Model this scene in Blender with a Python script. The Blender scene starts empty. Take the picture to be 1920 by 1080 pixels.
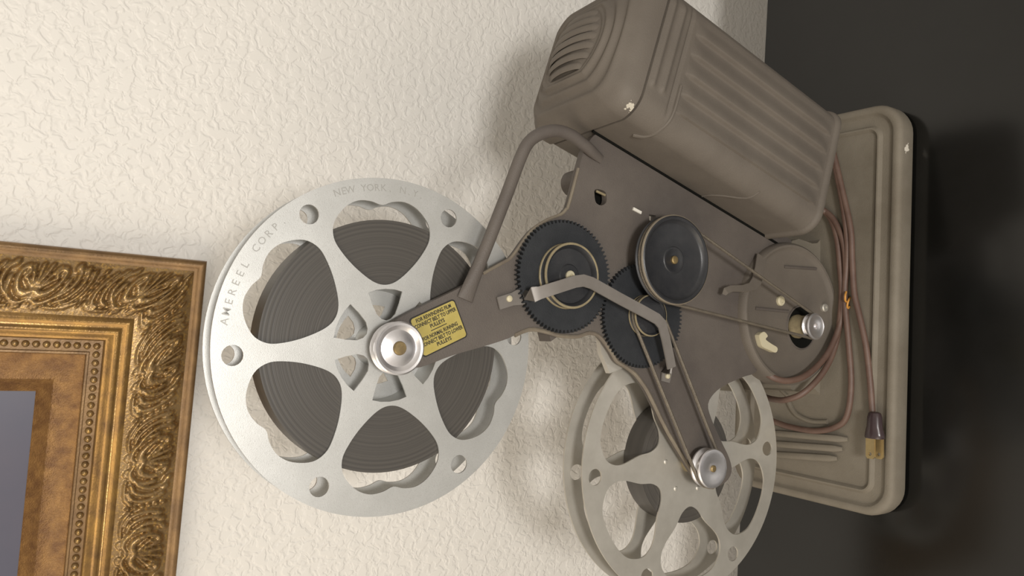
import bpy, bmesh, math, random
import numpy as np
from mathutils import Vector, Matrix
from mathutils.geometry import tessellate_polygon

S = bpy.context.scene
COL = S.collection
R = math.radians
random.seed(5)

# ------------------------------------------------------------------ camera
# The photograph lies on its side: world "up" points to the left of the picture.
# Lengths are millimetres in a frame whose table top is at z = 60; put() turns them into metres.
FPX, PITCH, ROLL, CAMZ, TABLE = 1442.0, R(34.0), 0.08, 600.0, 60.0
_c, _s = math.cos(PITCH), math.sin(PITCH)
_F = np.array([0, _c, -_s]); _D = np.array([0, -_s, -_c]); _X = np.array([1.0, 0, 0])
CX = _D * math.cos(ROLL) + _X * math.sin(ROLL)
CY = _X * math.cos(ROLL) - _D * math.sin(ROLL)
ORG = np.array([0, 0, CAMZ])
cam_d = bpy.data.cameras.new('camera')
cam_d.sensor_width = 36.0
cam_d.lens = FPX / 1920 * 36.0
cam_d.clip_start = 0.01
cam = bpy.data.objects.new('camera', cam_d)
COL.objects.link(cam)
mw = Matrix.Identity(4)
for i in range(3):
    mw[i][0], mw[i][1], mw[i][2] = CX[i], CY[i], -_F[i]
mw[2][3] = (CAMZ - TABLE) / 1000
cam.matrix_world = mw
S.camera = cam

# ------------------------------------------------------------------ light
w = bpy.data.worlds.new('room'); S.world = w
w.use_nodes = True
w.node_tree.nodes['Background'].inputs[0].default_value = (1.0, 0.92, 0.81, 1)
w.node_tree.nodes['Background'].inputs[1].default_value = 0.58
def area(name, loc, target, size, power, col):
    l = bpy.data.lights.new(name, 'AREA'); l.energy = power; l.size = size; l.color = col
    o = bpy.data.objects.new(name, l); COL.objects.link(o)
    o.location = loc
    o.rotation_euler = (Vector(target) - Vector(loc)).to_track_quat('-Z', 'Y').to_euler()
area('room_lamp', (0.02, -0.62, 0.62), (0.0, 0.45, 0.25), 0.17, 6.8, (1.0, 0.97, 0.93))
area('side_fill', (-1.0, -0.45, 0.95), (-0.1, 0.45, 0.2), 0.9, 8, (1.0, 0.86, 0.68))  # added warm fill from the left, standing in for ceiling bounce
S.view_settings.view_transform = 'Standard'
S.view_settings.look = 'None'
S.view_settings.gamma = 1
S.view_settings.use_curve_mapping = False
S.view_settings.exposure = 0.0

# ------------------------------------------------------------------ frames of reference
YAW, LEAN, DD = R(5.015), R(2.386), -352.52          # the plane of the reels
N = np.array([math.sin(YAW) * math.cos(LEAN), -math.cos(YAW) * math.cos(LEAN), math.sin(LEAN)])
E1 = np.cross([0, 0, 1.0], N); E1 /= np.linalg.norm(E1)
E2 = np.cross(N, E1)
def H(u, v, wd):                                       # head frame -> mm
    return E1 * u + E2 * v + N * (DD + wd)
def ray(px, py):
    return _F + (px - 960) / FPX * CX - (py - 540) / FPX * CY
def uv(px, py, wd):                                    # where a sight line meets the plane w = wd of the head
    r = ray(px, py); t = (DD + wd - ORG @ N) / (r @ N); p = ORG + t * r
    return (float(p @ E1), float(p @ E2))
def onz(px, py, z):
    r = ray(px, py); t = (z - CAMZ) / r[2]; return ORG + t * r
def UV(pts, wd): return [uv(x, y, wd) for x, y in pts]

# ------------------------------------------------------------------ mesh helpers
def put(p): return (p[0] / 1000, p[1] / 1000, (p[2] - TABLE) / 1000)
class MB:
    def __init__(s): s.v = []; s.f = []
    def add(s, vs, fs):
        o = len(s.v); s.v += [tuple(map(float, q)) for q in vs]; s.f += [tuple(i + o for i in f) for f in fs]
        return s
    def build(s, name, mat, parent=None, smooth=True, sharp=35, bevel=0, label=None):
        org = np.zeros(3)
        vs = [put(q) for q in s.v]
        me = bpy.data.meshes.new(name)
        bm = bmesh.new()
        bv = [bm.verts.new(q) for q in vs]
        for f in s.f:
            try: bm.faces.new([bv[i] for i in f])
            except ValueError: pass
        bmesh.ops.remove_doubles(bm, verts=bm.verts, dist=1e-6)
        bmesh.ops.recalc_face_normals(bm, faces=bm.faces)
        c = Vector((0, 0, 0))
        if bm.verts:
            for q in bm.verts: c += q.co
            c /= len(bm.verts)
            if parent is None: c.z = min(q.co.z for q in bm.verts)
            for q in bm.verts: q.co -= c
        if bevel:
            ed = [e for e in bm.edges if len(e.link_faces) == 2 and e.calc_face_angle() > R(50)]
            bmesh.ops.bevel(bm, geom=ed, offset=bevel / 1000, segments=2, affect='EDGES', clamp_overlap=True)
        for f in bm.faces: f.smooth = smooth
        for e in bm.edges:
            e.smooth = not (len(e.link_faces) == 2 and e.calc_face_angle() > R(sharp))
        bm.to_mesh(me); bm.free()
        me.materials.append(mat)
        o = bpy.data.objects.new(name, me); COL.objects.link(o)
        if parent is not None:
            o.parent = parent
            o.location = c - WLOC.get(parent.name, Vector((0, 0, 0)))
        else:
            o.location = c
        WLOC[o.name] = c
        if label: o['label'] = label
        return o
WLOC = {}
def empty(name, p):
    o = bpy.data.objects.new(name, None); o.empty_display_size = 0.02
    COL.objects.link(o); o.location = put(p); WLOC[o.name] = Vector(put(p)); return o
def tag(o, label, cat, group=None):
    o['label'] = label; o['category'] = cat
    if group: o['group'] = group
    return o

def extrude(mb, outer, holes, w0, w1, fr=H):
    loops = [outer] + list(holes)
    tris = tessellate_polygon([[Vector((p[0], p[1], 0)) for p in L] for L in loops])
    flat = [p for L in loops for p in L]
    n = len(flat)
    vs = [fr(p[0], p[1], w1) for p in flat] + [fr(p[0], p[1], w0) for p in flat]
    fs = [tuple(t) for t in tris] + [tuple(i + n for i in reversed(t)) for t in tris]
    k = 0
    for L in loops:
        m = len(L)
        for i in range(m):
            a, b = k + i, k + (i + 1) % m
            fs.append((a, b, b + n, a + n))
        k += m
    return mb.add(vs, fs)
def circle(c, r, n=32, ph=0.0):
    return [(c[0] + r * math.cos(2 * math.pi * i / n + ph), c[1] + r * math.sin(2 * math.pi * i / n + ph)) for i in range(n)]
def lathe(mb, c, prof, n=48, fr=H):
    vs = []; fs = []
    for r, wd in prof:
        for i in range(n):
            a = 2 * math.pi * i / n
            vs.append(fr(c[0] + max(r, 1e-4) * math.cos(a), c[1] + max(r, 1e-4) * math.sin(a), wd))
    for j in range(len(prof) - 1):
        for i in range(n):
            k = (i + 1) % n
            fs.append((j * n + i, j * n + k, (j + 1) * n + k, (j + 1) * n + i))
    return mb.add(vs, fs)
def catmull(pts, per=8, closed=False):
    P = [np.array(p, float) for p in pts]; out = []; n = len(P)
    segs = n if closed else n - 1
    for i in range(segs):
        if closed: p0, p1, p2, p3 = P[(i - 1) % n], P[i], P[(i + 1) % n], P[(i + 2) % n]
        else: p0, p1, p2, p3 = P[max(i - 1, 0)], P[i], P[i + 1], P[min(i + 2, n - 1)]
        for k in range(per):
            t = k / per
            out.append(0.5 * (2 * p1 + (p2 - p0) * t + (2 * p0 - 5 * p1 + 4 * p2 - p3) * t * t + (3 * p1 - p0 - 3 * p2 + p3) * t ** 3))
    if not closed: out.append(P[-1])
    return out
def tube(mb, path, rad, n=10, closed=False, up=None, ry=None, caps=True):
    P = [np.array(p, float) for p in path]; m = len(P)
    rr = rad if hasattr(rad, '__len__') else [rad] * m
    r2 = rr if ry is None else (ry if hasattr(ry, '__len__') else [ry] * m)
    up = np.array(N if up is None else up, float)
    vs = []; fs = []
    for i in range(m):
        a = P[(i - 1) % m] if (closed or i > 0) else P[i]
        b = P[(i + 1) % m] if (closed or i < m - 1) else P[i]
        t = b - a; t /= max(np.linalg.norm(t), 1e-9)
        s = np.cross(t, up)
        if np.linalg.norm(s) < 0.05: s = np.cross(t, [1, 0.1, 0.2])
        s /= np.linalg.norm(s); q = np.cross(s, t)
        for k in range(n):
            an = 2 * math.pi * k / n
            vs.append(P[i] + s * rr[i] * math.cos(an) + q * r2[i] * math.sin(an))
    for i in range(m if closed else m - 1):
        j = (i + 1) % m
        for k in range(n):
            l = (k + 1) % n
            fs.append((i * n + k, i * n + l, j * n + l, j * n + k))
    if not closed and caps:
        fs.append(tuple(reversed(range(n)))); fs.append(tuple(range((m - 1) * n, m * n)))
    return mb.add(vs, fs)
def strip(mb, path, width, thick, up=None):            # a flat bar swept along a path
    P = [np.array(p, float) for p in path]; m = len(P); up = np.array(N if up is None else up, float)
    ww = width if hasattr(width, '__len__') else [width] * m
    vs = []; fs = []
    for i in range(m):
        t0 = P[i] - P[i - 1] if i > 0 else P[1] - P[0]
        t1 = P[i + 1] - P[i] if i < m - 1 else t0
        t0 = t0 / np.linalg.norm(t0); t1 = t1 / np.linalg.norm(t1)
        t = t0 + t1; t /= np.linalg.norm(t)
        s = np.cross(t, up); s /= np.linalg.norm(s)
        q = np.cross(s, t)
        k = 1 / max(0.5, math.sqrt(max(0.0, (1 + float(t0 @ t1)) / 2)))
        hw = ww[i] / 2 * k
        for a, b in ((-1, -1), (1, -1), (1, 1), (-1, 1)):
            vs.append(P[i] + s * hw * a + q * thick / 2 * b)
    for i in range(m - 1):
        for k in range(4):
            l = (k + 1) % 4
            fs.append((i * 4 + k, i * 4 + l, i * 4 + 4 + l, i * 4 + 4 + k))
    fs.append((3, 2, 1, 0)); fs.append(tuple(range((m - 1) * 4, m * 4)))
    return mb.add(vs, fs)
def text_mesh(mb, txt, size, fr, align='CENTER', depth=0.25, w0=0.0, squeeze=1.0, bold=0.0, fit=None):
    cu = bpy.data.curves.new('tmp', 'FONT'); cu.body = txt; cu.size = size; cu.align_x = align; cu.extrude = depth; cu.resolution_u = 2; cu.offset = bold
    o = bpy.data.objects.new('tmp', cu); COL.objects.link(o)
    dg = bpy.context.evaluated_depsgraph_get(); dg.update()
    me = o.evaluated_get(dg).to_mesh()
    if fit: squeeze = fit / (max(q.co.x for q in me.vertices) - min(q.co.x for q in me.vertices))
    vs = [fr(q.co.x * squeeze, q.co.y, w0 + q.co.z) for q in me.vertices]
    fs = [tuple(p.vertices) for p in me.polygons]
    mb.add(vs, fs)
    o.evaluated_get(dg).to_mesh_clear()
    bpy.data.objects.remove(o); bpy.data.curves.remove(cu)

# ------------------------------------------------------------------ materials
def mat(name, col, rough=0.5, metal=0.0, var=0.0, vscale=60.0, col2=None, bump=0.0, bscale=900.0, spec=0.5, coat=0.0, fine=None):
    m = bpy.data.materials.new(name); m.use_nodes = True
    nt = m.node_tree; b = nt.nodes['Principled BSDF']
    b.inputs['Base Color'].default_value = (*col, 1)
    b.inputs['Roughness'].default_value = rough
    b.inputs['Metallic'].default_value = metal
    b.inputs['Specular IOR Level'].default_value = spec
    b.inputs['Coat Weight'].default_value = coat
    geo = nt.nodes.new('ShaderNodeNewGeometry')
    if col2 is not None:
        no = nt.nodes.new('ShaderNodeTexNoise'); no.inputs['Scale'].default_value = vscale
        no.inputs['Detail'].default_value = 6; no.inputs['Roughness'].default_value = 0.62
        nt.links.new(geo.outputs['Position'], no.inputs['Vector'])
        rp = nt.nodes.new('ShaderNodeValToRGB')
        rp.color_ramp.elements[0].position = 0.36; rp.color_ramp.elements[0].color = (*col, 1)
        rp.color_ramp.elements[1].position = 0.36 + max(0.05, var); rp.color_ramp.elements[1].color = (*col2, 1)
        nt.links.new(no.outputs['Fac'], rp.inputs[0])
        src = rp.outputs[0]
        if fine is not None:
            n2 = nt.nodes.new('ShaderNodeTexNoise'); n2.inputs['Scale'].default_value = bscale; n2.inputs['Detail'].default_value = 3
            nt.links.new(geo.outputs['Position'], n2.inputs['Vector'])
            r2 = nt.nodes.new('ShaderNodeValToRGB')
            r2.color_ramp.elements[0].position = 0.5; r2.color_ramp.elements[0].color = (0, 0, 0, 1)
            r2.color_ramp.elements[1].position = 0.72; r2.color_ramp.elements[1].color = (1, 1, 1, 1)
            nt.links.new(n2.outputs['Fac'], r2.inputs[0])
            mx = nt.nodes.new('ShaderNodeMix'); mx.data_type = 'RGBA'
            nt.links.new(r2.outputs[0], mx.inputs[0]); nt.links.new(src, mx.inputs[6]); mx.inputs[7].default_value = (*fine, 1)
            src = mx.outputs[2]
        nt.links.new(src, b.inputs['Base Color'])
    if bump:
        nb = nt.nodes.new('ShaderNodeTexNoise'); nb.inputs['Scale'].default_value = bscale; nb.inputs['Detail'].default_value = 4
        nt.links.new(geo.outputs['Position'], nb.inputs['Vector'])
        bp = nt.nodes.new('ShaderNodeBump'); bp.inputs['Strength'].default_value = bump; bp.inputs['Distance'].default_value = 0.0006
        nt.links.new(nb.outputs['Fac'], bp.inputs['Height']); nt.links.new(bp.outputs[0], b.inputs['Normal'])
    return m
M = {}
M['plate'] = mat('brown_crackle_paint', (0.088, 0.075, 0.067), 0.55, 0, 0.3, 18, (0.118, 0.102, 0.089), 0.35, 1500, 0.35)
M['lamp'] = mat('dusty_brown_paint', (0.118, 0.101, 0.084), 0.62, 0, 0.35, 16, (0.150, 0.130, 0.108), 0.35, 1500, 0.3)
M['basep'] = mat('dusty_grey_brown_paint', (0.150, 0.130, 0.100), 0.65, 0, 0.35, 20, (0.205, 0.182, 0.145), 0.35, 1400, 0.3)
M['rim'] = mat('worn_paint_edge', (0.20, 0.17, 0.125), 0.55, 0, 0.3, 60, (0.14, 0.115, 0.09), 0.2, 1200, 0.4)
M['alu'] = mat('satin_aluminium', (0.53, 0.53, 0.51), 0.42, 0.75, 0.35, 45, (0.61, 0.61, 0.59), 0.08, 2500, 0.5, 0, (0.47, 0.465, 0.445))
M['alu2'] = mat('dull_grey_metal', (0.47, 0.445, 0.395), 0.46, 0.6, 0.35, 50, (0.56, 0.535, 0.48), 0.08, 2500)
M['chrome'] = mat('polished_aluminium', (0.66, 0.64, 0.65), 0.34, 0.9, 0.4, 90, (0.80, 0.78, 0.77), 0.05, 1500)
M['gear'] = mat('black_fibre', (0.018, 0.020, 0.023), 0.55, 0, 0.4, 90, (0.028, 0.030, 0.034), 0.3, 1600, 0.4)
M['blackpl'] = mat('black_bakelite', (0.020, 0.021, 0.024), 0.38, 0, 0.4, 120, (0.032, 0.032, 0.034), 0.1, 1500)
M['brass'] = mat('tarnished_brass', (0.30, 0.22, 0.10), 0.45, 0.7, 0.3, 200, (0.20, 0.15, 0.08))
M['tan'] = mat('oiled_tan_metal', (0.30, 0.25, 0.15), 0.5, 0.2, 0.3, 200, (0.22, 0.18, 0.11))
M['lever'] = mat('grey_brown_steel', (0.175, 0.158, 0.142), 0.4, 0.2, 0.4, 80, (0.21, 0.192, 0.175))
M['cream'] = mat('cream_paint', (0.52, 0.47, 0.33), 0.5)
M['yellow'] = mat('yellow_enamel_label', (0.42, 0.34, 0.095), 0.35, 0.2, 0.4, 150, (0.50, 0.41, 0.13))
M['ink'] = mat('black_print', (0.016, 0.014, 0.012), 0.5)
M['etch'] = mat('stamped_grey', (0.36, 0.355, 0.335), 0.5, 0.4)
M['belt'] = mat('steel_spring_belt', (0.14, 0.12, 0.095), 0.42, 0.4, 0.4, 200, (0.20, 0.17, 0.13), 0.6, 2500)
M['cord'] = mat('brown_rubber_cord', (0.098, 0.056, 0.042), 0.5, 0, 0.35, 70, (0.138, 0.086, 0.064), 0.2, 1500)
M['plug'] = mat('dark_brown_bakelite', (0.035, 0.022, 0.026), 0.25, 0, 0.4, 60, (0.05, 0.032, 0.032))
M['prong'] = mat('brass_prong', (0.55, 0.43, 0.22), 0.35, 0.8, 0.3, 100, (0.45, 0.34, 0.17))
M['tie'] = mat('orange_twist_tie', (0.55, 0.26, 0.05), 0.5)
M['dark'] = mat('hollow_shade_black', (0.006, 0.006, 0.005), 0.9, spec=0.1)  # near-black that paints the shade inside hollows and gaps
M['white'] = mat('white_wear', (0.72, 0.69, 0.62), 0.6)

def film_material():
    m = mat('dark_film', (0.062, 0.057, 0.052), 0.42, 0, spec=0.4)
    nt = m.node_tree; b = nt.nodes['Principled BSDF']
    tc = nt.nodes.new('ShaderNodeTexCoord')
    sep = nt.nodes.new('ShaderNodeVectorMath'); sep.operation = 'LENGTH'
    nt.links.new(tc.outputs['Object'], sep.inputs[0])
    mp = nt.nodes.new('ShaderNodeCombineXYZ'); nt.links.new(sep.outputs['Value'], mp.inputs[0])
    no = nt.nodes.new('ShaderNodeTexNoise'); no.inputs['Scale'].default_value = 900; no.inputs['Detail'].default_value = 3
    nt.links.new(mp.outputs[0], no.inputs['Vector'])
    rp = nt.nodes.new('ShaderNodeValToRGB')
    rp.color_ramp.elements[0].position = 0.3; rp.color_ramp.elements[0].color = (0.048, 0.044, 0.040, 1)
    rp.color_ramp.elements[1].position = 0.75; rp.color_ramp.elements[1].color = (0.088, 0.080, 0.070, 1)
    nt.links.new(no.outputs['Fac'], rp.inputs[0]); nt.links.new(rp.outputs[0], b.inputs['Base Color'])
    bp = nt.nodes.new('ShaderNodeBump'); bp.inputs['Strength'].default_value = 0.35; bp.inputs['Distance'].default_value = 0.0004
    nt.links.new(no.outputs['Fac'], bp.inputs['Height']); nt.links.new(bp.outputs[0], b.inputs['Normal'])
    return m
M['film'] = film_material()

def wall_material():
    m = bpy.data.materials.new('textured_cream_wall'); m.use_nodes = True
    nt = m.node_tree; b = nt.nodes['Principled BSDF']
    b.inputs['Base Color'].default_value = (0.77, 0.745, 0.70, 1); b.inputs['Roughness'].default_value = 0.5
    b.inputs['Specular IOR Level'].default_value = 0.35
    geo = nt.nodes.new('ShaderNodeNewGeometry')
    n1 = nt.nodes.new('ShaderNodeTexNoise'); n1.inputs['Scale'].default_value = 150; n1.inputs['Detail'].default_value = 1.8
    n1.inputs['Roughness'].default_value = 0.55; n1.inputs['Distortion'].default_value = 0.5
    nt.links.new(geo.outputs['Position'], n1.inputs['Vector'])
    rp = nt.nodes.new('ShaderNodeValToRGB'); rp.color_ramp.interpolation = 'EASE'
    rp.color_ramp.elements[0].position = 0.38; rp.color_ramp.elements[1].position = 0.58
    nt.links.new(n1.outputs['Fac'], rp.inputs[0])
    bp = nt.nodes.new('ShaderNodeBump'); bp.inputs['Strength'].default_value = 0.42; bp.inputs['Distance'].default_value = 0.0011
    nt.links.new(rp.outputs[0], bp.inputs['Height'])
    nt.links.new(bp.outputs[0], b.inputs['Normal'])
    return m
M['wall'] = wall_material()
M['table'] = mat('glossy_black_top', (0.0045, 0.0045, 0.004), 0.16, 0, 0.4, 25, (0.0065, 0.0065, 0.006), 0, 900, 0.5)
M['floor'] = mat('dark_wood_floor', (0.05, 0.035, 0.025), 0.5, 0, 0.4, 5, (0.08, 0.055, 0.035))
M['gold'] = mat('antique_gold_leaf', (0.19, 0.112, 0.044), 0.33, 0.55, 0.30, 45, (0.31, 0.205, 0.095), 0.25, 700, 0.5, 0, (0.42, 0.25, 0.07))
M['goldb'] = mat('bright_gold_leaf', (0.34, 0.195, 0.055), 0.30, 0.6, 0.35, 70, (0.15, 0.085, 0.036), 0.2, 700)
M['goldd'] = mat('umber_gold', (0.17, 0.10, 0.045), 0.42, 0.35, 0.35, 60, (0.30, 0.18, 0.075), 0.25, 700)
M['liner'] = mat('mottled_gold_liner', (0.13, 0.058, 0.016), 0.42, 0.4, 0.3, 130, (0.25, 0.128, 0.036), 0.6, 1100)
M['canvas'] = mat('blue_violet_print', (0.075, 0.078, 0.115), 0.35, 0, 0.5, 9, (0.105, 0.095, 0.125))

def add_wear(m, pt, radius, col, scale=420, thr=0.52):
    """chipped paint round one knocked corner"""
    nt = m.node_tree; b = nt.nodes['Principled BSDF']; src = b.inputs['Base Color'].links[0].from_socket
    geo = nt.nodes.new('ShaderNodeNewGeometry')
    ds = nt.nodes.new('ShaderNodeVectorMath'); ds.operation = 'DISTANCE'; ds.inputs[1].default_value = put(pt)
    nt.links.new(geo.outputs['Position'], ds.inputs[0])
    mr = nt.nodes.new('ShaderNodeMapRange'); mr.inputs[1].default_value = 0; mr.inputs[2].default_value = radius / 1000
    mr.inputs[3].default_value = 0.30; mr.inputs[4].default_value = -0.25
    nt.links.new(ds.outputs['Value'], mr.inputs[0])
    no = nt.nodes.new('ShaderNodeTexNoise'); no.inputs['Scale'].default_value = scale; no.inputs['Detail'].default_value = 3
    nt.links.new(geo.outputs['Position'], no.inputs['Vector'])
    ad = nt.nodes.new('ShaderNodeMath'); ad.operation = 'ADD'
    nt.links.new(mr.outputs[0], ad.inputs[0]); nt.links.new(no.outputs['Fac'], ad.inputs[1])
    gt = nt.nodes.new('ShaderNodeMath'); gt.operation = 'GREATER_THAN'; gt.inputs[1].default_value = thr + 0.12
    nt.links.new(ad.outputs[0], gt.inputs[0])
    mx = nt.nodes.new('ShaderNodeMix'); mx.data_type = 'RGBA'
    nt.links.new(gt.outputs[0], mx.inputs[0]); nt.links.new(src, mx.inputs[6]); mx.inputs[7].default_value = (*col, 1)
    nt.links.new(mx.outputs[2], b.inputs['Base Color'])

# ------------------------------------------------------------------ setting
def boxm(x0, x1, y0, y1, z0, z1):
    v = [(x, y, z) for z in (z0, z1) for y in (y0, y1) for x in (x0, x1)]
    return v, [(0, 1, 3, 2), (4, 6, 7, 5), (0, 4, 5, 1), (2, 3, 7, 6), (0, 2, 6, 4), (1, 5, 7, 3)]
FLOORZ = -720.0
WALLY = 560.0
o = MB().add(*boxm(-1600, 1600, WALLY, WALLY + 60, FLOORZ, 1700)).build('wall_back', M['wall']); o['kind'] = 'structure'
o = MB().add(*boxm(-1600, 1600, -1500, WALLY, FLOORZ - 30, FLOORZ)).build('floor', M['floor']); o['kind'] = 'structure'

# table: its back edge stops short of the wall
table = empty('table', (0, 200, FLOORZ))
tag(table, 'glossy black table the film projector stands on, against the cream wall', 'table')
def rot2(x, y, a): return (x * math.cos(a) - y * math.sin(a), x * math.sin(a) + y * math.cos(a))
ta = R(1.9)
def TB(x, y, z):
    X, Y = rot2(x, y, ta); return np.array([X, Y + 433.0, z])
mb = MB(); extrude(mb, [(-700, -560), (700, -560), (700, 0), (-700, 0)], [], TABLE - 28, TABLE, TB)
mb.build('table_top', M['table'], table, bevel=1.5)
for sx in (-660, 660):
    for sy in (-520, -40):
        mb = MB(); extrude(mb, [(sx - 25, sy - 25), (sx + 25, sy - 25), (sx + 25, sy + 25), (sx - 25, sy + 25)], [], FLOORZ, TABLE - 28, TB)
        mb.build('leg', M['table'], table, bevel=2)

# ------------------------------------------------------------------ film reels
UC = (-2.646, 441.89); LC = (-74.42, 224.79); RR = 87.9
def polar_loop(c, ang, pts, per=6):
    P = [(c[0] + r * math.cos(R(ang + a)), c[1] + r * math.sin(R(ang + a))) for r, a in pts]
    return [tuple(q) for q in catmull(P, per, True)]
def poly_loop(c, ang, pts):
    return [(c[0] + r * math.cos(R(ang + a)), c[1] + r * math.sin(R(ang + a))) for r, a in pts]
half = [(34.5, 12), (44, 21.5), (54, 25.2), (62, 25.6), (69, 22.5), (74.5, 16), (76.6, 10), (75.6, 4.5)]
heart = [(31.6, 0)] + half + [(73.6, 0)] + [(r, -a) for r, a in reversed(half)]
slot_half = [(29.4, 19.0), (23, 19.5), (17.0, 18.0), (14.0, 11)]
slot = [(29.5, 0), (29.5, 10)] + slot_half + [(12.9, 0)] + [(r, -a) for r, a in reversed(slot_half)] + [(29.5, -10)]
halfk = [(33.5, 12), (43, 18), (55, 24.5), (63, 25), (70, 22), (75.6, 15), (77.2, 8)]
kidney = [(29.5, 0)] + halfk + [(77.4, 0)] + [(r, -a) for r, a in reversed(halfk)]

def flange(c, w0, w1, a0, kind):
    mb = MB(); holes = []
    sl = slot if w1 > 0 else [(min(r, 21.5), a) for r, a in slot]
    for k in range(6):
        if kind == 'heart':
            holes.append(polar_loop(c, a0 + 60 * k, heart, 5))
            holes.append(poly_loop(c, a0 + 60 * k, sl))
        else:
            holes.append(polar_loop(c, a0 + 60 * k, kidney, 5))
        b = R(a0 + 30 + 60 * k)
        holes.append(circle((c[0] + 78 * math.cos(b), c[1] + 78 * math.sin(b)), 5.0, 20))
    extrude(mb, circle(c, RR, 128), holes, w0, w1)
    return mb
def arc_text(mb, c, txt, size, r, a_mid, wd, step):
    n = len(txt)
    for i, ch in enumerate(txt):
        if ch == ' ': continue
        a = a_mid - (i - (n - 1) / 2) * step
        ca, sa = math.cos(R(a)), math.sin(R(a))
        def fr(x, y, z, ca=ca, sa=sa):                 # letter tops point outwards
            return H(c[0] + (r + y) * ca + x * sa, c[1] + (r + y) * sa - x * ca, wd + z)
        text_mesh(mb, ch, size, fr, 'CENTER', 0.06, bold=0.015)

def reel(c, kind, a0, film_r, film_in, metal, label):
    root = empty('film_reel', H(c[0], c[1] - RR, -9))
    tag(root, label, 'film reel', 'film reels on the projector')
    flange(c, -0.6, 0.6, a0, kind).build('flange', metal, root, bevel=0.25)
    flange(c, -19.6, -18.4, a0, kind).build('flange', metal, root, bevel=0.25)
    mb = MB(); n = 96
    lathe(mb, c, [(film_in, -18.0), (film_in, -0.9), (film_r, -1.2), (film_r, -17.6), (film_in, -18.0)], n)
    mb.build('film_roll', M['film'], root, label='tightly wound dark film')
    mb = MB(); lathe(mb, c, [(film_in - 1.4, -18.4), (film_in - 0.1, -18.4), (film_in - 0.1, -0.6), (film_in - 1.4, -0.6), (film_in - 1.4, -18.4)], 64)
    mb.build('hub_ring', metal, root)
    mb = MB(); lathe(mb, c, [(4.2, -18.4), (11.5, -18.4), (11.5, -0.6), (4.2, -0.6), (4.2, -18.4)], 40)
    mb.build('hub', metal, root)
    return root
r1 = reel(UC, 'heart', 5.0, 66.0, 31.0, M['alu'], 'bright aluminium film reel with heart-shaped openings, filled with dark film, nearest the gilt picture frame')
for tx_, am_, st_ in (('NEW YORK, N.Y.', 5.5, 2.55), ('AMEREEL CORP.', 64.0, 3.3)):
    mb = MB(); arc_text(mb, UC, tx_, 5.2, 81.0, am_, 0.66, st_)
    o = mb.build('lettering', M['etch'], r1, smooth=False, label='stamped lettering round the rim'); o['kind'] = 'stuff'
r2 = reel(LC, 'kidney', 5.0 - 1.2, 40.0, 25.0, M['alu2'], 'dull grey film reel with rounded triangular openings, almost empty, beside the ribbed projector base')
for k in range(6):
    a = R(5 + 60 * k + 22)
    c = (LC[0] + 20 * math.cos(a), LC[1] + 20 * math.sin(a))
    mb = MB(); lathe(mb, c, [(0, 1.3), (1.0, 1.2), (1.7, 0.6)], 14); mb.build('rivet', M['alu2'], r2)

# ------------------------------------------------------------------ projector
BT = TABLE + 20.0                                       # top of the base
proj = empty('film_projector', (5, 400, TABLE))
tag(proj, 'old brown metal film projector with gears, pulleys and ribbed lamp house', 'film projector')

# base: stepped rounded tray
BA = R(3.3)
bc = np.mean([onz(1703, 260, BT - 10), onz(1690, 900, BT - 10)], axis=0)
cL = onz(1626, 963, BT - 8); cR = onz(1640, 203, BT - 8)
BW = (np.linalg.norm(cL - cR)); BDP = 138.0
fx = (cL + cR) / 2
def BF(x, y, z):                                        # base frame: x along the front edge, y backwards
    X, Y = rot2(x, y, BA); return np.array([X + BX, Y + BY, z])
BX, BY = 0.0, 0.0
ca_, sa_ = math.cos(BA), math.sin(BA)
BY = float(bc[1] - bc[0] * math.tan(BA)); BX = 0.0
xl = float((cL[0] * ca_ + (cL[1] - BY) * sa_)); xr = float((cR[0] * ca_ + (cR[1] - BY) * sa_))
def rrect(x0, x1, y0, y1, r, n=8):
    out = []
    for cx, cy, a0 in ((x1 - r, y1 - r, 0), (x0 + r, y1 - r, 90), (x0 + r, y0 + r, 180), (x1 - r, y0 + r, 270)):
        for k in range(n + 1):
            a = R(a0 + 90 * k / n); out.append((cx + r * math.cos(a), cy + r * math.sin(a)))
    return out
prof = [(1.0, -17.5), (0, -14), (0, -4.0), (0.5, -2.0), (1.6, -0.6), (3.2, 0), (5.6, 0), (6.3, -0.5), (7.6, -2.4), (9, -2.8), (14.6, -2.4), (15.6, -1.0), (16.4, 0.2), (17.4, 0.3), (18.2, -0.4), (19.4, -1.9), (21, -2.1)]
mb = MB(); vs = []; fs = []; nl = 0
for ins, dz in prof:
    L = rrect(xl + ins, xr - ins, ins, BDP - ins, max(5, 21 - ins * 0.8)); nl = len(L)
    vs += [BF(x, y, BT + dz) for x, y in L]
for j in range(len(prof) - 1):
    for i in range(nl):
        k = (i + 1) % nl
        fs.append((j * nl + i, j * nl + k, (j + 1) * nl + k, (j + 1) * nl + i))
fs.append(tuple(range((len(prof) - 1) * nl, len(prof) * nl))); fs.append(tuple(reversed(range(nl))))
mb.add(vs, fs)
add_wear(M['basep'], onz(1704, 278, BT - 8), 9, (0.62, 0.58, 0.50))
base = mb.build('base', M['basep'], proj, sharp=42)
for fx_, fy_ in ((xl + 24, 22), (xr - 24, 22), (xl + 24, BDP - 22), (xr - 24, BDP - 22)):
    mb = MB(); lathe(mb, (fx_, fy_), [(0, BT - 20), (8, BT - 20), (9, BT - 16)], 20, lambda a, b, c: BF(a, b, c)); mb.build('foot', M['blackpl'], base)
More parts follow.
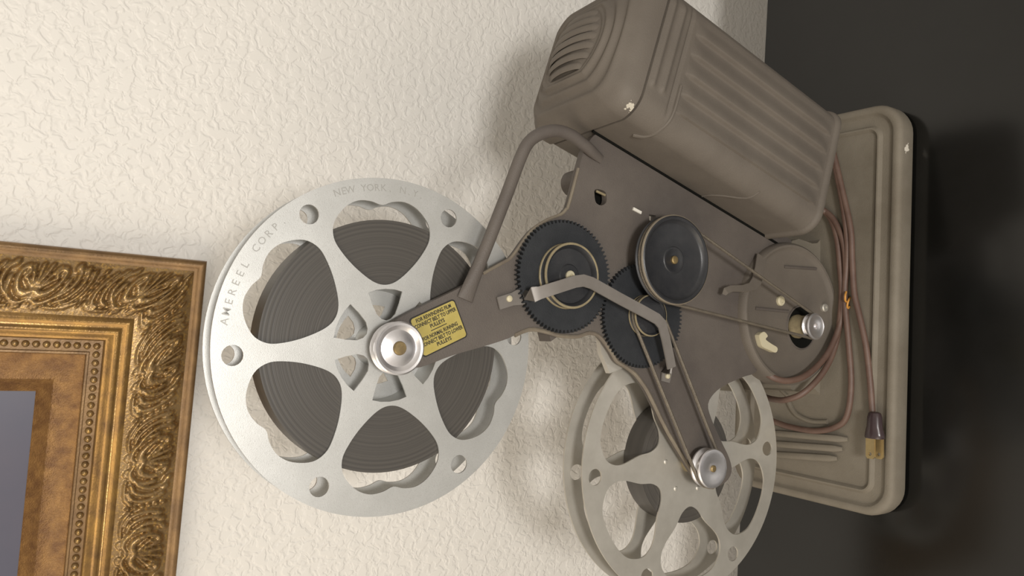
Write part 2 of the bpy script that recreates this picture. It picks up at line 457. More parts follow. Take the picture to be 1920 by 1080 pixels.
for k, (ya, yb) in enumerate(((818, 820), (838, 838), (858, 856))):
    a = onz(1450, ya - 6, BT); b = onz(1588 - 10 * k, yb + 4, BT)
    mb = MB(); tube(mb, [a + (0, 0, -1), a * 0.9 + b * 0.1, a * 0.1 + b * 0.9, b + (0, 0, -1)], [2.2, 2.6, 2.6, 1.5], 10, up=(0, 0, 1), ry=[1, 2.0, 2.0, 0.6])
    mb.build('rib', M['basep'], base)

for pts_, rb_ in (([(1478, 752), (1486, 768), (1498, 780), (1522, 790), (1552, 791)], 2.0), ([(1452, 712), (1462, 728), (1476, 742)], 1.2)):
    mb = MB(); tube(mb, catmull([onz(x, y, BT - 1.8) for x, y in pts_], 6), rb_, 10, up=(0, 0, 1)); mb.build('rib', M['basep'], base)

# pedestal and the round motor housing on it
PC = (28.0, 138.0)
mb = MB()
lathe(mb, PC, [(0, 13.0), (44, 13.0), (46, 13.8), (47.6, 15.6), (49.2, 15.8), (50.6, 14.6), (51.4, 12), (51.6, 9), (51.6, -46), (48, -54), (0, -56)], 80)
hous = mb.build('motor_housing', M['lamp'], proj)
for (xa, ya), (xb, yb) in (((1416, 578), (1478, 584)), ((1470, 500), (1530, 504))):
    mb = MB(); tube(mb, [H(*uv(xa, ya, 13), 12.9), H(*uv(xb, yb, 13), 12.9)], 1.2, 8); mb.build('rib', M['plate'], hous)
mb = MB(); lathe(mb, PC, [(51, -22), (57.0, -22), (58.6, -24), (59.2, -27), (59.2, -64), (54, -70), (0, -70)], 80); mb.build('motor_shell', M['basep'], proj)
mb = MB()
foot = [(-58, 76), (112, 76), (104, 84), (84, 96), (76, 130), (-20, 130), (-27, 98), (-44, 84)]
extrude(mb, [tuple(q) for q in catmull(foot, 5, True)], [], -52, 4); mb.build('pedestal', M['basep'], proj, bevel=2.5)
MC = uv(1530, 612, 30)
mb = MB(); lathe(mb, uv(1502, 614, 13.1), [(15.5, 13.02), (15.0, 13.5), (14.2, 13.3), (0, 13.2)], 40); mb.build('motor_opening_shade', M['dark'], hous)  # solid black disc on the housing face, painting the shade of the opening
mb = MB(); lathe(mb, uv(1502, 614, 13.1), [(16.4, 13.0), (16.0, 14.0), (15.2, 14.0), (14.8, 13.2)], 40); mb.build('opening_lip', M['plate'], hous)
mb = MB(); lathe(mb, MC, [(0, 12), (8.4, 13.2), (8.6, 15.5), (7.8, 17.0), (7.6, 26.0)], 32); mb.build('motor_hub', M['tan'], proj)
mb = MB(); lathe(mb, MC, [(6.2, 24.6), (8.8, 24.8), (9.0, 25.4), (7.4, 26.8), (7.4, 27.2), (9.2, 28.6), (9.4, 30), (8.2, 30.5), (7.4, 29.9), (2.2, 29.6), (2.0, 28.2), (0, 28.2)], 40)
mb.build('motor_pulley', M['chrome'], proj)

# side plate
outl = [(719, 640), (722, 620), (737, 603), (793, 573), (871, 535), (906, 513), (940, 494), (956, 485), (968, 471), (985, 447), (1003, 427), (1027, 412), (1052, 402), (1062, 392), (1068, 380),
        (1093, 287), (1104, 266), (1120, 250), (1150, 246), (1300, 338), (1470, 440), (1480, 458), (1462, 476), (1448, 500), (1440, 560), (1444, 640), (1424, 688), (1412, 701), (1396, 706), (1362, 721), (1340, 737), (1328, 758), (1334, 785),
        (1352, 826), (1368, 860), (1372, 885), (1360, 905), (1338, 914), (1314, 907), (1298, 884), (1253, 811), (1217, 738), (1203, 716), (1190, 700), (1173, 687), (1157, 677), (1147, 660), (1133, 640), (1121, 628), (1105, 624),
        (1090, 629), (1077, 631), (1049, 629), (1021, 621), (991, 618), (952, 635), (909, 649), (850, 666), (808, 682), (780, 690), (745, 688), (725, 668)]
q = UV(outl, 10)
SP = [tuple(k) for k in catmull(q, 3, True)]
holes = [[tuple(k) for k in catmull(UV([(1117, 355), (1135, 360), (1137, 378), (1128, 385), (1118, 380), (1115, 366)], 10), 4, True)],
         [uv(1217, 402, 10), uv(1230, 404, 10), uv(1229, 417, 10), uv(1218, 413, 10)]]
mb = MB(); extrude(mb, SP, holes, 5.0, 10.0); plate = mb.build('side_plate', M['plate'], proj, bevel=0.5)
q3 = [H(u, v, 9.6) for u, v in SP]
i0 = 3 * 37; i1 = 3 * 55
mb = MB(); tube(mb, q3[i0:i1], 1.3, 8); mb.build('rim', M['rim'], plate)
mb = MB(); tube(mb, q3[3 * 5:3 * 15], 1.0, 8); mb.build('rim', M['rim'], plate)
mb = MB(); lathe(mb, uv(1127, 370, 2), [(0, 3), (8, 3), (8, 1), (0, 1)], 20); mb.build('latch_recess_shade', M['dark'], plate)  # black disc behind the oval hole, its shade put into the colour
mb = MB(); strip(mb, [H(*uv(1119, 358, 11), 10.4), H(*uv(1136, 366, 11), 10.4)], 1.2, 0.8); mb.build('catch', M['tan'], plate)
mb = MB(); strip(mb, [H(*uv(1188, 391, 11), 10.5), H(*uv(1203, 399, 11), 10.5)], 1.8, 1.0); mb.build('pin', M['white'], plate)

# things behind the plate: film guide and knob
mb = MB(); lathe(mb, uv(1092, 340, -2), [(0, -14), (8.0, -14), (8.0, -2), (6, -2), (6, 5)], 32); mb.build('lens_knob', M['plate'], proj)
mb = MB(); extrude(mb, UV([(1016, 612), (1040, 612), (1037, 629), (1022, 640)], 0), [], -6, 6); mb.build('film_guide', M['plate'], proj)
mb = MB(); extrude(mb, UV([(1120, 620), (1150, 655), (1165, 690), (1140, 700), (1124, 660)], 3), [], 0.8, 4.8); mb.build('gate_bracket', M['alu2'], proj)

# lamp house
AX = np.array([math.cos(R(-107.4)), math.sin(R(-107.4))]); BXV = np.array([-AX[1], AX[0]])
def LH(a, b, wd):
    q = AX * a + BXV * b; return H(q[0], q[1], wd)
B0, B1, W0, W1 = 29.8, 121.0, -42.0, 51.0
def section(grow=0.0, rad=15.0, nb=110):
    """closed loop in (b, w) with a fine front face"""
    b0, b1, w0, w1 = B0 - grow, B1 + grow, W0 - grow, W1 + grow
    pts = []
    for k in range(nb + 1): pts.append((b0 + rad + (b1 - b0 - 2 * rad) * k / nb, w1))
    for cx, cy, a0, a1 in ((b1 - rad, w1 - rad, 90, 0), (b1 - rad, w0 + rad, 0, -90), (b0 + rad, w0 + rad, -90, -180), (b0 + rad, w1 - rad, 180, 90)):
        for k in range(1, 9):
            a = R(a0 + (a1 - a0) * k / 9); pts.append((cx + rad * math.cos(a), cy + rad * math.sin(a)))
        if a0 == 90: pts.append((b1, w0 + rad))
    return pts
def smooth01(x): x = min(1, max(0, x)); return x * x * (3 - 2 * x)
def press(a, b, wd):
    """pressed relief of the front face: long pleats and two short ribs"""
    d = 0.0
    if wd > W1 - 1.0 and B0 + 6 < b < B1 - 4:
        g = smooth01((a + 318) / 6) * smooth01((-184 - a) / 5)
        if b > B0 + 15.5:
            ph = ((b - (B0 + 15.5)) / 13.4) % 1.0
            d += g * (2.6 * (1 - smooth01(ph / 0.84)) if ph < 0.84 else 2.6 * smooth01((ph - 0.84) / 0.16)) - 0.9 * g
        for a0 in (-338.5, -330.5):
            e = math.exp(-((a - a0) / 2.0) ** 2) * smooth01((b - 49) / 5) * smooth01((112 - b) / 5)
            d += 1.6 * e
        d -= 1.3 * math.exp(-((a + 322.5) / 1.1) ** 2) * smooth01((b - 40) / 4)
    return d
avals = sorted(set([-176.0, -176.6, -178.5, -180.6, -181.4, -183] + list(np.linspace(-184, -317, 34)) + list(np.linspace(-317, -345, 40))))
sec = section()
mb = MB(); vs = []; fs = []; ns = len(sec)
for a in avals:
    gro = -1.8 if a < -342.6 else 0.0
    rimg = gro + 1.6 * smooth01((a + 181.6) / 1.5) * (1 if a < -176.2 else 0.75)
    sc = section(rimg) if rimg != 0 else sec
    for b, wd in sc: vs.append(LH(a, b, wd + press(a, b, wd)))
for j in range(len(avals) - 1):
    for i in range(ns):
        k = (i + 1) % ns
        fs.append((j * ns + i, j * ns + k, (j + 1) * ns + k, (j + 1) * ns + i))
fs.append(tuple(range(ns))) ; fs.append(tuple(range((len(avals) - 1) * ns, len(avals) * ns)))
mb.add(vs, fs); lamp = mb.build('lamp_house', M['lamp'], proj, sharp=50)
# pressed bead that turns the corner, and the step on the narrow side
mb = MB(); pth = [(-318.5, 62, W1), (-318.5, 46, W1), (-319, B0 + 8, W1 - 2.3), (-320.5, B0 + 2.5, W1 - 8), (-323, B0 + 0.2, W1 - 15), (-327.5, B0, W1 - 20)]
tube(mb, catmull([LH(*q) for q in pth], 6), 1.3, 8); mb.build('bead', M['lamp'], lamp)
mb = MB(); pth = [(-232, B0 + 4.5, W1 - 4.5), (-233, B0 + 1, W1 - 10), (-236, B0, W1 - 16), (-242, B0, W1 - 24), (-246, B0, W1 - 32), (-247, B0, 12)]
tube(mb, catmull([LH(*q) for q in pth], 6), 0.8, 8); mb.build('bead', M['lamp'], lamp)
add_wear(M['lamp'], LH(-347, B0 + 3.5, W1 - 2.5), 8, (0.50, 0.46, 0.38))
# domed end cap with rings
CB, CW = (B0 + B1) / 2, (W0 + W1) / 2
outc = section(1.0, 15, 30)
tv = list(np.linspace(0, 1, 70)); AE = -375.0
def cap_a(t):
    """height profile of the domed cap from its middle (0) to its skirt (1)"""
    if t <= 0.86: a = AE + 13.0 * (t / 0.86) ** 2.2
    else:
        e = (t - 0.86) / 0.14; a = AE + 13.0 + 4.8 * e + 9.0 * (1 - math.sqrt(max(0, 1 - e * e)))
    for c_ in (0.86, 0.755, 0.65): a -= 2.0 * math.exp(-((t - c_) / 0.030) ** 2)
    return a + 1.5 * smooth01((0.58 - t) / 0.06)
mb = MB(); vs = []; fs = []; no_ = len(outc)
for t in tv:
    for b, wd in outc:
        ang = math.atan2(wd - CW, b - CB); rad = math.hypot(wd - CW, b - CB)
        k = smooth01((t - 0.62) / 0.38)
        rr_ = t * (46.5 * (1 - k) + rad * k)
        vs.append(LH(cap_a(t), CB + rr_ * math.cos(ang), CW + rr_ * math.sin(ang)))
for b, wd in outc: vs.append(LH(-344.6, b, wd))
for b, wd in section(-2.6, 15, 30): vs.append(LH(-344.6, b, wd))
for j in range(len(tv) + 1):
    for i in range(no_):
        k = (i + 1) % no_
        fs.append((j * no_ + i, j * no_ + k, (j + 1) * no_ + k, (j + 1) * no_ + i))
mb.add(vs, fs); cap = mb.build('end_cap', M['lamp'], proj, sharp=60)
for k in range(7):                                      # louvres across the oval
    s = -18 + 6.0 * k
    hl = math.sqrt(max(30, 25 ** 2 - s * s)) * 0.93
    p = [LH(cap_a(math.hypot(s, hl * q) / 46.5) - dz, CB + s, CW + hl * q) for q, dz in ((-1, -1.2), (-0.8, 0.5), (-0.4, 0.9), (0, 1.0), (0.4, 0.9), (0.8, 0.5), (1, -1.2))]
    mb = MB(); tube(mb, catmull(p, 5), 2.5, 8, up=H(*AX, 0) - H(0, 0, 0), ry=0.9); mb.build('louvre', M['lamp'], cap)
mb = MB(); tube(mb, [LH(-343, B0 - 0.3, 10.4), LH(-166, B0 - 0.3, 10.4)], 0.9, 8); mb.build('seam_shade', M['dark'], lamp)  # solid black strip painting the shadowed gap between plate and lamp house

# handle
hp = [(872, 562, 11), (885, 528, 12), (912, 462, 13), (950, 365, 14), (975, 298, 14.5), (992, 266, 15), (1016, 250, 15.5), (1044, 245, 15.5), (1072, 254, 15), (1096, 272, 13.5), (1112, 286, 12), (1128, 299, 10.6)]
P = catmull([H(*uv(x, y, wd), wd) for x, y, wd in hp], 6)
m_ = len(P)
rad = [4.9 - 1.2 * smooth01(i / (m_ * 0.16)) - 0.9 * smooth01((i - m_ * 0.86) / (m_ * 0.14)) for i in range(m_)]
rad2 = [1.4 + 1.8 * smooth01(i / (m_ * 0.14)) - 2.0 * smooth01((i - m_ * 0.84) / (m_ * 0.16)) for i in range(m_)]
mb = MB(); tube(mb, P, rad, 14, ry=rad2); mb.build('handle', M['plate'], proj)

# gears
def gear(c, r, w0, w1, teeth, name):
    mb = MB(); L = []
    for k in range(teeth):
        a = 2 * math.pi * k / teeth; d = 2 * math.pi / teeth
        for da, rr_ in ((0, r - 2.0), (0.22, r - 1.7), (0.38, r), (0.62, r), (0.78, r - 1.7)):
            L.append((c[0] + rr_ * math.cos(a + d * da), c[1] + rr_ * math.sin(a + d * da)))
    extrude(mb, L, [], w0, w1)
    return mb.build(name, M['gear'], proj)
G1 = uv(1060, 518, 14); G2 = uv(1206, 592, 13)
g1 = gear(G1, 33.2, 11.2, 14.2, 76, 'gear'); g2 = gear(G2, 32.6, 11.0, 13.4, 76, 'gear')
mb = MB(); lathe(mb, G1, [(16.0, 14.2), (18.8, 14.4), (18.8, 15.4), (16.6, 17.2), (16.6, 18.0), (18.8, 20.0), (19.0, 20.8), (17.6, 21.2), (16.6, 20.2), (15.8, 18.2), (7.0, 17.6), (6.2, 18.4), (3.2, 18.4), (0, 18.4)], 56)
mb.build('pulley', M['blackpl'], g1, label='black grooved pulley')
mb = MB(); lathe(mb, G1, [(18.85, 20.2), (19.2, 20.6), (19.0, 21.2), (18.3, 21.35), (17.7, 21.1)], 56); mb.build('pulley_edge', M['tan'], g1)
mb = MB(); lathe(mb, G1, [(18.7, 14.3), (19.2, 14.8), (18.9, 15.5), (18.2, 15.8)], 56); mb.build('pulley_edge', M['tan'], g1)
mb = MB(); lathe(mb, G1, [(3.0, 18.0), (3.0, 19.4), (2.5, 20.0), (1.2, 20.0), (1.1, 19.3), (0, 19.3)], 20); mb.build('screw', M['cream'], g1)
mb = MB(); lathe(mb, G2, [(11.0, 13.4), (12.6, 13.6), (12.6, 15.0), (10.8, 16.6), (10.8, 17.4), (12.6, 19.2), (12.6, 20.2), (11.6, 20.4), (11.0, 19.4), (0, 19.2)], 48)
mb.build('pulley', M['blackpl'], g2, label='black grooved pulley')
mb = MB(); lathe(mb, G2, [(12.5, 19.4), (13.0, 19.8), (12.8, 20.5), (12.2, 20.6)], 48); mb.build('pulley_edge', M['tan'], g2)
mb = MB(); lathe(mb, G2, [(12.4, 13.5), (12.9, 14.2), (12.6, 15.0)], 48); mb.build('pulley_edge', M['tan'], g2)
# big drive pulley, standing off the plate
BP = uv(1268, 487, 30)
mb = MB(); lathe(mb, BP, [(4, 9.0), (4, 23.0), (25.5, 23.0), (27.6, 23.4), (27.8, 24.2), (25.6, 26.0), (25.6, 27.2), (27.8, 29.0), (27.6, 30.2), (26.4, 30.8), (25.0, 30.4), (23.8, 28.6), (22.5, 28.0), (8.5, 27.8), (8.0, 28.2), (6.6, 28.2), (6.0, 27.8), (0, 27.8)], 72)
bp_ = mb.build('drive_pulley', M['blackpl'], proj)
mb = MB(); lathe(mb, BP, [(27.75, 29.0), (28.1, 29.5), (27.8, 30.2), (27.2, 30.5)], 72); mb.build('pulley_edge', M['rim'], bp_)
mb = MB(); lathe(mb, BP, [(2.6, 27.6), (2.6, 29.0), (2.0, 29.6), (0, 29.7)], 20); mb.build('shaft_end', M['brass'], bp_)
# reel pulleys
UP = uv(750, 653, 18)
mb = MB(); lathe(mb, UP, [(3, 9.5), (12.0, 10.2), (13.2, 10.6), (13.4, 11.6), (11.4, 13.4), (11.4, 14.2), (13.4, 16.0), (13.6, 17.4), (12.8, 18.0), (11.6, 17.8), (10.6, 16.8), (9.4, 16.2), (8.4, 16.5), (6.5, 17.3), (3.6, 17.6)], 64)
up_ = mb.build('upper_reel_pulley', M['chrome'], proj)
mb = MB(); lathe(mb, UP, [(3.5, 17.2), (3.5, 18.2), (2.9, 18.8), (0, 18.9)], 24); mb.build('spindle_end', M['brass'], up_)
mb = MB(); lathe(mb, UC, [(4, 0.5), (4, 12)], 24); mb.build('spindle', M['tan'], up_)
LP = uv(1338, 879, 24)
mb = MB(); lathe(mb, LP, [(3, 9.5), (3, 15.5), (11.6, 15.6), (12.4, 16.2), (12.4, 17.2), (10.4, 19.2), (10.4, 20.0), (12.4, 22.0), (12.6, 23.2), (12.0, 24.0), (9.2, 24.2), (4.6, 23.4), (3.2, 23.4), (0, 23.4)], 64)
lp_ = mb.build('lower_reel_pulley', M['chrome'], proj)
mb = MB(); lathe(mb, LP, [(2.2, 23.2), (2.2, 24.2), (1.6, 24.7), (0, 24.8)], 20); mb.build('spindle_end', M['brass'], lp_)
mb = MB(); lathe(mb, LC, [(6.5, 0.5), (6.5, 5.2)], 28); mb.build('spindle', M['tan'], lp_)

# belts
def belt(c1, r1_, w1, c2, r2_, w2, rad, name):
    d = np.array(c2) - np.array(c1); D = np.linalg.norm(d); th = math.atan2(d[1], d[0]); be = math.acos((r1_ - r2_) / D)
    pts = []
    for k in range(25):
        a = th + be + (2 * math.pi - 2 * be) * k / 24; pts.append(H(c1[0] + r1_ * math.cos(a), c1[1] + r1_ * math.sin(a), w1))
    lead = []
    for k in range(17):
        a = th - be + 2 * be * k / 16; lead.append(H(c2[0] + r2_ * math.cos(a), c2[1] + r2_ * math.sin(a), w2))
    A_, B_ = pts[-1], lead[0]
    for k in range(1, 12): pts.append(A_ + (B_ - A_) * k / 12)
    pts += lead
    A_, B_ = lead[-1], pts[0]
    for k in range(1, 12): pts.append(A_ + (B_ - A_) * k / 12)
    mb = MB(); tube(mb, pts, rad, 8, True); return mb.build(name, M['belt'], proj)
belt(BP, 26.6, 26.6, MC, 8.4, 27.0, 1.05, 'belt')
belt(G2, 11.8, 17.0, LP, 11.4, 19.6, 1.15, 'belt')

# bent lever across the gears
lv = [(934, 569, 11.2), (960, 561, 11.2), (980, 555, 11.6), (990, 553, 17), (1000, 552, 23.5), (1012, 549, 25), (1050, 537, 25.5), (1078, 528, 26), (1094, 526, 26), (1110, 531, 26), (1160, 559, 26), (1205, 583, 26), (1232, 598, 25.5), (1241, 608, 25), (1248, 634, 24), (1256, 672, 22.5), (1259, 690, 22)]
mb = MB(); strip(mb, [H(*uv(x, y, wd), wd) for x, y, wd in lv], [7.2] * 3 + [7.0] * 14, 1.2); lev = mb.build('lever', M['lever'], proj, bevel=0.2)
mb = MB(); strip(mb, [H(*uv(1259, 690, 22), 22), H(*uv(1256, 692, 16), 16), H(*uv(1250, 697, 11), 11.2), H(*uv(1247, 716, 11), 11.0)], 7.0, 1.1); mb.build('lever_foot', M['lever'], lev)
mb = MB(); lathe(mb, uv(955, 560, 12), [(1.9, 11.6), (1.8, 12.6), (1.0, 13.1), (0, 13.2)], 16); mb.build('rivet', M['cream'], lev)
mb = MB(); lathe(mb, uv(1252, 705, 12), [(1.8, 11.2), (1.7, 12.6), (1.0, 13.1), (0, 13.2)], 16); mb.build('rivet', M['cream'], lev)

# hooked catch, screws and wing nut on the motor housing
mb = MB(); strip(mb, [H(*uv(1428, 480, 14), 14), H(*uv(1424, 506, 18), 18), H(*uv(1418, 528, 20), 20), H(*uv(1410, 538, 21), 21), H(*uv(1395, 541, 21), 21), H(*uv(1372, 541, 20), 20), H(*uv(1362, 545, 19), 19), H(*uv(1357, 552, 17), 17)], [8.0, 8.0, 7.4, 6.4, 5.4, 4.6, 4.0, 3.2], 1.2, up=E1 * 0.5 + N * 0.7)
mb.build('hooked_catch', M['lamp'], proj, bevel=0.2)
for px, py, rr_, mt in ((1466, 564, 3.6, 'cream'), (1548, 577, 3.2, 'alu2')):
    c = uv(px, py, 15); mb = MB(); lathe(mb, c, [(rr_, 12.8), (rr_, 14.6), (rr_ * 0.8, 15.4), (rr_ * 0.4, 15.4), (rr_ * 0.35, 14.8), (0, 14.8)], 14); mb.build('screw', M[mt], proj)
mb = MB()
wp = [(1424, 640), (1422, 628), (1431, 622), (1438, 630), (1434, 636), (1444, 644), (1456, 652), (1453, 661), (1440, 656), (1428, 650)]
extrude(mb, [tuple(k) for k in catmull(UV(wp, 16), 3, True)], [], 12.8, 17); mb.build('wing_nut', M['cream'], proj, bevel=0.5)

# instruction label on the upper arm
lc = UV([(768, 600), (849, 562), (876, 630), (796, 668)], 10.2)
o0 = np.mean(np.array(lc), axis=0); ex = (np.array(lc[1]) - lc[0] + np.array(lc[2]) - lc[3]) / 2; LW = np.linalg.norm(ex); ex /= LW
ey = np.array([-ex[1], ex[0]]); LHt = abs(float((np.array(lc[0]) - lc[3]) @ ey))
def LF(x, y, z): q = o0 + ex * x + ey * y; return H(q[0], q[1], z)
mb = MB(); extrude(mb, rrect(-LW / 2 - 0.7, LW / 2 + 0.7, -LHt / 2 - 0.7, LHt / 2 + 0.7, 2.0), [], 10.0, 10.25, LF); lab = mb.build('instruction_label', M['ink'], proj)
mb = MB(); extrude(mb, rrect(-LW / 2, LW / 2, -LHt / 2, LHt / 2, 1.6), [], 10.2, 10.45, LF); mb.build('label_face', M['yellow'], lab, label='yellow label face')
mb = MB(); ls = LHt / 7.4
for k, (t, fw) in enumerate((('FOR REWINDING FILM', 0.80), ('CONNECT BELT TO UPPER', 0.95), ('PULLEYS', 0.33), (None, 0), ('FOR NORMAL RUNNING', 0.80), ('CONNECT BELT TO LOWER', 0.95), ('PULLEYS', 0.33))):
    y = LHt / 2 - ls * (k + 1.05 - (0.30 if k > 3 else 0))
    if t is None:
        extrude(mb, [(-5, y + 1.2), (5, y + 1.2), (5, y + 1.6), (-5, y + 1.6)], [], 10.45, 10.55, LF); continue
    text_mesh(mb, t, ls * 1.02, lambda x, yy, z, y=y: LF(x, y + yy, 10.5 + z), 'CENTER', 0.05, bold=0.07, fit=LW * fw)
o = mb.build('lettering', M['ink'], lab, smooth=False, label='black printed instructions'); o['kind'] = 'stuff'

# power cord: bundle in front of the pedestal, loops to the left, plug on the base
def cpt(px, py, wd):
    if wd == 'b': return onz(px, py, BT + 1.5)
    p = H(*uv(px, py, wd), wd)
    return p if p[2] > BT + 1.0 else onz(px, py, BT + 1.0)
strands = [
    [(1556, 262, 4), (1570, 330, 10), (1583, 400, 16), (1589, 470, 20), (1582, 558, 22), (1573, 615, 22), (1548, 668, 21), (1512, 703, 20), (1476, 714, 18), (1446, 706, 14), (1424, 688, 6)],
    [(1526, 386, 6), (1552, 402, 12), (1568, 440, 17), (1575, 500, 19), (1578, 560, 20), (1568, 640, 20), (1546, 694, 19), (1510, 734, 15), (1476, 749, 4), (1452, 749, -10), (1430, 742, -26), (1405, 725, -40)],
    [(1540, 391, 8), (1562, 410, 15), (1580, 450, 20), (1586, 500, 22), (1584, 562, 23), (1591, 640, 22), (1596, 720, 'b'), (1588, 780, 'b'), (1566, 801, 'b'), (1528, 808, 'b'), (1480, 800, 'b'), (1445, 788, 'b')],
    [(1560, 275, 8), (1580, 360, 14), (1595, 430, 20), (1598, 490, 22), (1602, 550, 'b'), (1611, 590, 'b'), (1624, 650, 'b'), (1632, 720, 'b'), (1636, 776, 'b')],
]
for st in strands:
    P = catmull([cpt(*q) for q in st], 8)
    mb = MB(); tube(mb, P, 2.2, 12, up=(0.1, -0.7, 0.7), ry=1.6); mb.build('power_cord', M['cord'], proj)
t0 = cpt(1584, 560, 26)
ti = [(5, -2.2, 2.5), (2, -3.2, 4.8), (-1.5, -3, 3.8), (-2, -1.5, -1.0), (1, -2.5, -2.6), (-1.5, -3.2, 0.5), (-5, -3.0, 1.0), (-7, -2.4, -1.0), (-5.5, -2.6, -2.6)]
mb = MB(); tube(mb, catmull([t0 + np.array(q) for q in ti], 5), 0.75, 8, up=(0.2, -0.9, 0.3)); mb.build('twist_tie', M['tie'], proj)
# plug
p0, p1 = onz(1640, 772, BT + 5), onz(1640, 822, BT + 5)
ax = (p1 - p0); L_ = np.linalg.norm(ax); ax /= L_
pp = [p0 + ax * L_ * t for t in (0, 0.05, 0.2, 0.55, 0.8, 0.96, 1.0)]
mb = MB(); tube(mb, pp, [2.5, 4.2, 5.0, 5.4, 6.6, 7.0, 6.6], 20, up=(0, 0, 1), ry=[2.2, 3.6, 4.4, 4.6, 5.0, 5.0, 4.7]); plug = mb.build('plug', M['plug'], proj, label='dark brown plug')
sd = np.cross(ax, [0, 0, 1.0])
def prong_frame(off, zz):
    def f(x, y, z): return p1 + ax * x + sd * (off + y) + np.array([0, 0, 1.0]) * (z + zz)
    return f
for off, zz in ((1.6, 2.4), (-1.8, -2.6)):
    mb = MB(); extrude(mb, [(-1, -3.2), (12.5, -3.2), (14, -2.0), (14, 2.0), (12.5, 3.2), (-1, 3.2)], [circle((10.8, 0), 1.2, 12)], -0.7, 0.7, prong_frame(off, zz))
    mb.build('prong', M['prong'], plug)

# ------------------------------------------------------------------ gilt picture frame on the wall
FA = R(-1.0)
def FR(x, z, dep):                                      # x to the right and z up from the lower right outer corner, dep away from the wall
    X, Z = rot2(x, z, FA); return np.array([FCX + X, WALLY - dep, FCZ + Z])
k_ = (WALLY - 22.0 - 0) ; r_ = ray(390, 490); t_ = (WALLY - 20.0) / r_[1]; pc = ORG + t_ * r_
FCX, FCZ = float(pc[0]), float(pc[2])
FW, FH = 360.0, 300.0
frame = empty('picture_frame', FR(-FW / 2, 0, 10))
tag(frame, 'ornate gilt picture frame with scrolled leaf relief hanging on the cream wall', 'picture frame')
# relief tile: scrolls and leaves, height in 0..1
TLEN, TWID, RES = 70.0, 28.0, 0.5
def relief_tile():
    nx, ny = int(TLEN / RES), int(TWID / RES)
    xs, ys = np.meshgrid(np.arange(nx) * RES, (np.arange(ny) + 0.5) * RES, indexing='ij')
    h = np.zeros_like(xs)
    def stroke(pts, w0, w1, ht):
        nonlocal h
        P = catmull(pts, 10); n = len(P)
        for i, q in enumerate(P):
            t = i / (n - 1); wd = w0 + (w1 - w0) * t
            for ox in (-TLEN, 0, TLEN):
                d2 = (xs - q[0] - ox) ** 2 + (ys - q[1]) ** 2
                h = np.maximum(h, ht * np.sqrt(np.clip(1 - d2 / wd ** 2, 0, 1)))
    def spiral(cx, cy, r0, r1, a0, turns):
        n = 14; return [(cx + (r0 + (r1 - r0) * k / n) * math.cos(a0 + turns * 2 * math.pi * k / n), cy + (r0 + (r1 - r0) * k / n) * math.sin(a0 + turns * 2 * math.pi * k / n)) for k in range(n + 1)]
    # y = 0 is the outer edge; motif mirrored about the tile's middle: fan shell, scrolls, big leaf, bead string
    for sg in (1, -1):
        mx = lambda pts: [(TLEN / 2 + sg * (x - TLEN / 2), y) for x, y in pts]
        for k, (dx, dy) in enumerate(((1.2, 0), (3.6, 1.2), (5.8, 3.4))):   # fan
            stroke(mx([(35 + dx * 0.5, 15), (35 + dx * 1.3, 9 + dy * 0.6), (35 + dx * 2.0, 3.5 + dy)]), 1.2, 1.8, 0.75)
        stroke(mx([(36, 17), (40, 18.5), (45, 16.5), (48, 11.5), (47.5, 6.5), (44.5, 5), (43, 7.5), (44.2, 9.5)]), 2.6, 1.7, 1.0)     # volute
        stroke(mx([(36, 21), (41, 23), (47, 21.5), (51.5, 17), (52.5, 11)]), 1.4, 2.2, 0.7)
        stroke(mx([(49, 20), (54, 17), (57, 12), (56, 6), (52.5, 3)]), 1.4, 2.3, 0.85)                                                 # leaf lobes
        stroke(mx([(52, 22), (58, 19.5), (61.5, 14), (61, 8), (58.5, 4)]), 1.4, 2.2, 0.8)
        stroke(mx([(57, 23), (62.5, 21), (65.5, 16), (65.3, 10), (63.5, 5.5)]), 1.3, 2.0, 0.75)
        stroke(mx([(47, 24.5), (54, 25), (61, 24.2), (67, 21.5)]), 1.0, 1.6, 0.6)
        stroke(mx([(38.5, 24.5), (41, 25.5), (44, 25)]), 0.9, 0.9, 0.45)
    for yy in (4.5, 8.2, 11.8, 15.4, 19, 22.4): stroke([(0, yy), (0.05, yy + 0.2)], 1.5, 1.4, 0.75)
    for yy in (19.5, 22.0): stroke([(35, yy), (35.05, yy)], 1.5, 1.4, 0.7)
    h *= 0.92 + 0.08 * np.sin(xs * 5.1) * np.sin(ys * 4.3)
    return h
HT = relief_tile()
def relief(s, t):
    i = int((s % TLEN) / RES) % HT.shape[0]; j = min(HT.shape[1] - 1, max(0, int(t / RES)))
    return float(HT[i, j])
MW = 90.0; FS = 1.20
# profile across a member: (inset from the outer edge, height off the wall)
prof_outer = [(0, 0), (0, 17), (0.8, 20), (2.6, 21), (4.2, 20.2), (5.2, 18.0), (6.2 * FS, 17.2)]
def cove(t): return 17.2 + 4.2 * math.sin(t / 28.0 * math.pi * 0.62) 
prof_ridge = [(a_ * FS, b_) for a_, b_ in [(34.2, cove(28)), (35.0, 21.6), (36.2, 22.4), (37.6, 22.0), (38.4, 20.6), (39.4, 20.4), (40.4, 21.6), (42.0, 21.8), (43.4, 20.4), (44.6, 17.6), (46.2, 16.8), (46.8, 15.6)]]
prof_bead = [(a_ * FS, b_) for a_, b_ in [(46.8, 15.6), (47.2, 14.2), (53.0, 13.6), (53.4, 14.6), (54.4, 14.6), (54.8, 12.8)]]
prof_liner = [(54.8 * FS, 12.8), (66.4, 12.4), (81.0, 11.4), (81.8, 11.7), (MW, 5.6), (MW, 3.0)]
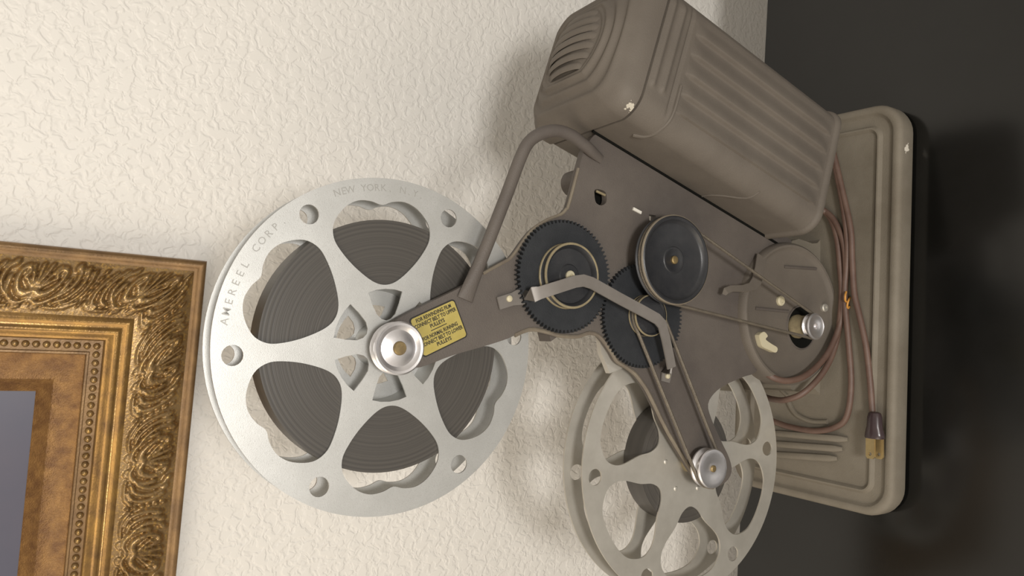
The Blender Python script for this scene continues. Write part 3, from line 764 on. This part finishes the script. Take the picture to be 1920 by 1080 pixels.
def corners(ins):                                       # rectangle inset by ins, counter-clockwise from the lower right corner
    return [(-ins, ins), (-ins, FH - ins), (-FW + ins, FH - ins), (-FW + ins, ins)]
def loft(mb, prof_):
    vs = []; fs = []
    for ins, dep in prof_: vs += [FR(x, z, dep) for x, z in corners(ins)]
    for j in range(len(prof_) - 1):
        for i in range(4):
            k = (i + 1) % 4; fs.append((j * 4 + i, j * 4 + k, j * 4 + 4 + k, j * 4 + 4 + i))
    return mb.add(vs, fs)
loft(MB(), prof_outer).build('outer_edge', M['goldd'], frame, sharp=70)
loft(MB(), prof_ridge).build('ridged_moulding', M['goldb'], frame, sharp=70)
loft(MB(), prof_bead).build('bead_bed', M['goldd'], frame, sharp=60)
loft(MB(), prof_liner).build('liner', M['liner'], frame, sharp=30)
# carved members
def carved(side):
    L = FH if side in (0, 2) else FW
    na = int(L / 0.7); nt_ = int(28 / 0.6)
    vs = []; fs = []
    for i in range(na + 1):
        f = i / na
        for j in range(nt_ + 1):
            t = 28.0 * j / nt_; ins = (6.2 + t) * FS
            c4 = corners(ins); a = c4[side]; b = c4[(side + 1) % 4]
            x = a[0] + (b[0] - a[0]) * f; z = a[1] + (b[1] - a[1]) * f
            s = L * f + (20.0 if side == 0 else 9.0)
            e = min(1.0, t / 1.2, (28 - t) / 1.2)
            vs.append(FR(x, z, cove(t) + 3.6 * relief(s, t) * max(0, e)))
    for i in range(na):
        for j in range(nt_):
            q = i * (nt_ + 1) + j; fs.append((q, q + 1, q + nt_ + 2, q + nt_ + 1))
    MB().add(vs, fs).build('carved_rail', M['gold'], frame, sharp=80)
for sd_ in range(4): carved(sd_)
# string of beads round the inner moulding
bead_me = None
for side in range(4):
    c4 = corners(50.0 * FS); a = c4[side]; b = c4[(side + 1) % 4]
    L = math.hypot(b[0] - a[0], b[1] - a[1]); dx, dz = (b[0] - a[0]) / L, (b[1] - a[1]) / L
    nb_ = int(L / 5.3)
    for k in range(nb_):
        s = L * k / nb_
        if bead_me is None:
            bm = bmesh.new(); bmesh.ops.create_icosphere(bm, subdivisions=2, radius=0.0022)
            for f in bm.faces: f.smooth = True
            bead_me = bpy.data.meshes.new('bead'); bm.to_mesh(bead_me); bm.free(); bead_me.materials.append(M['gold'])
        o = bpy.data.objects.new('bead', bead_me); COL.objects.link(o); o.parent = frame
        o.location = Vector(put(FR(a[0] + dx * s, a[1] + dz * s, 14.4))) - WLOC[frame.name]
mb = MB(); c4 = corners(MW - 1.0)
mb.add([FR(x, z, dp) for dp in (2.0, 5.0) for x, z in c4], [(3, 2, 1, 0), (4, 5, 6, 7), (0, 1, 5, 4), (1, 2, 6, 5), (2, 3, 7, 6), (3, 0, 4, 7)]).build('picture', M['canvas'], frame, label='dark blue-violet picture')
mb = MB(); c4 = corners(0.5)
mb.add([FR(x, z, dp) for dp in (0.0, 2.0) for x, z in c4], [(3, 2, 1, 0), (4, 5, 6, 7), (0, 1, 5, 4), (1, 2, 6, 5), (2, 3, 7, 6), (3, 0, 4, 7)]).build('backing_board', M['goldd'], frame)
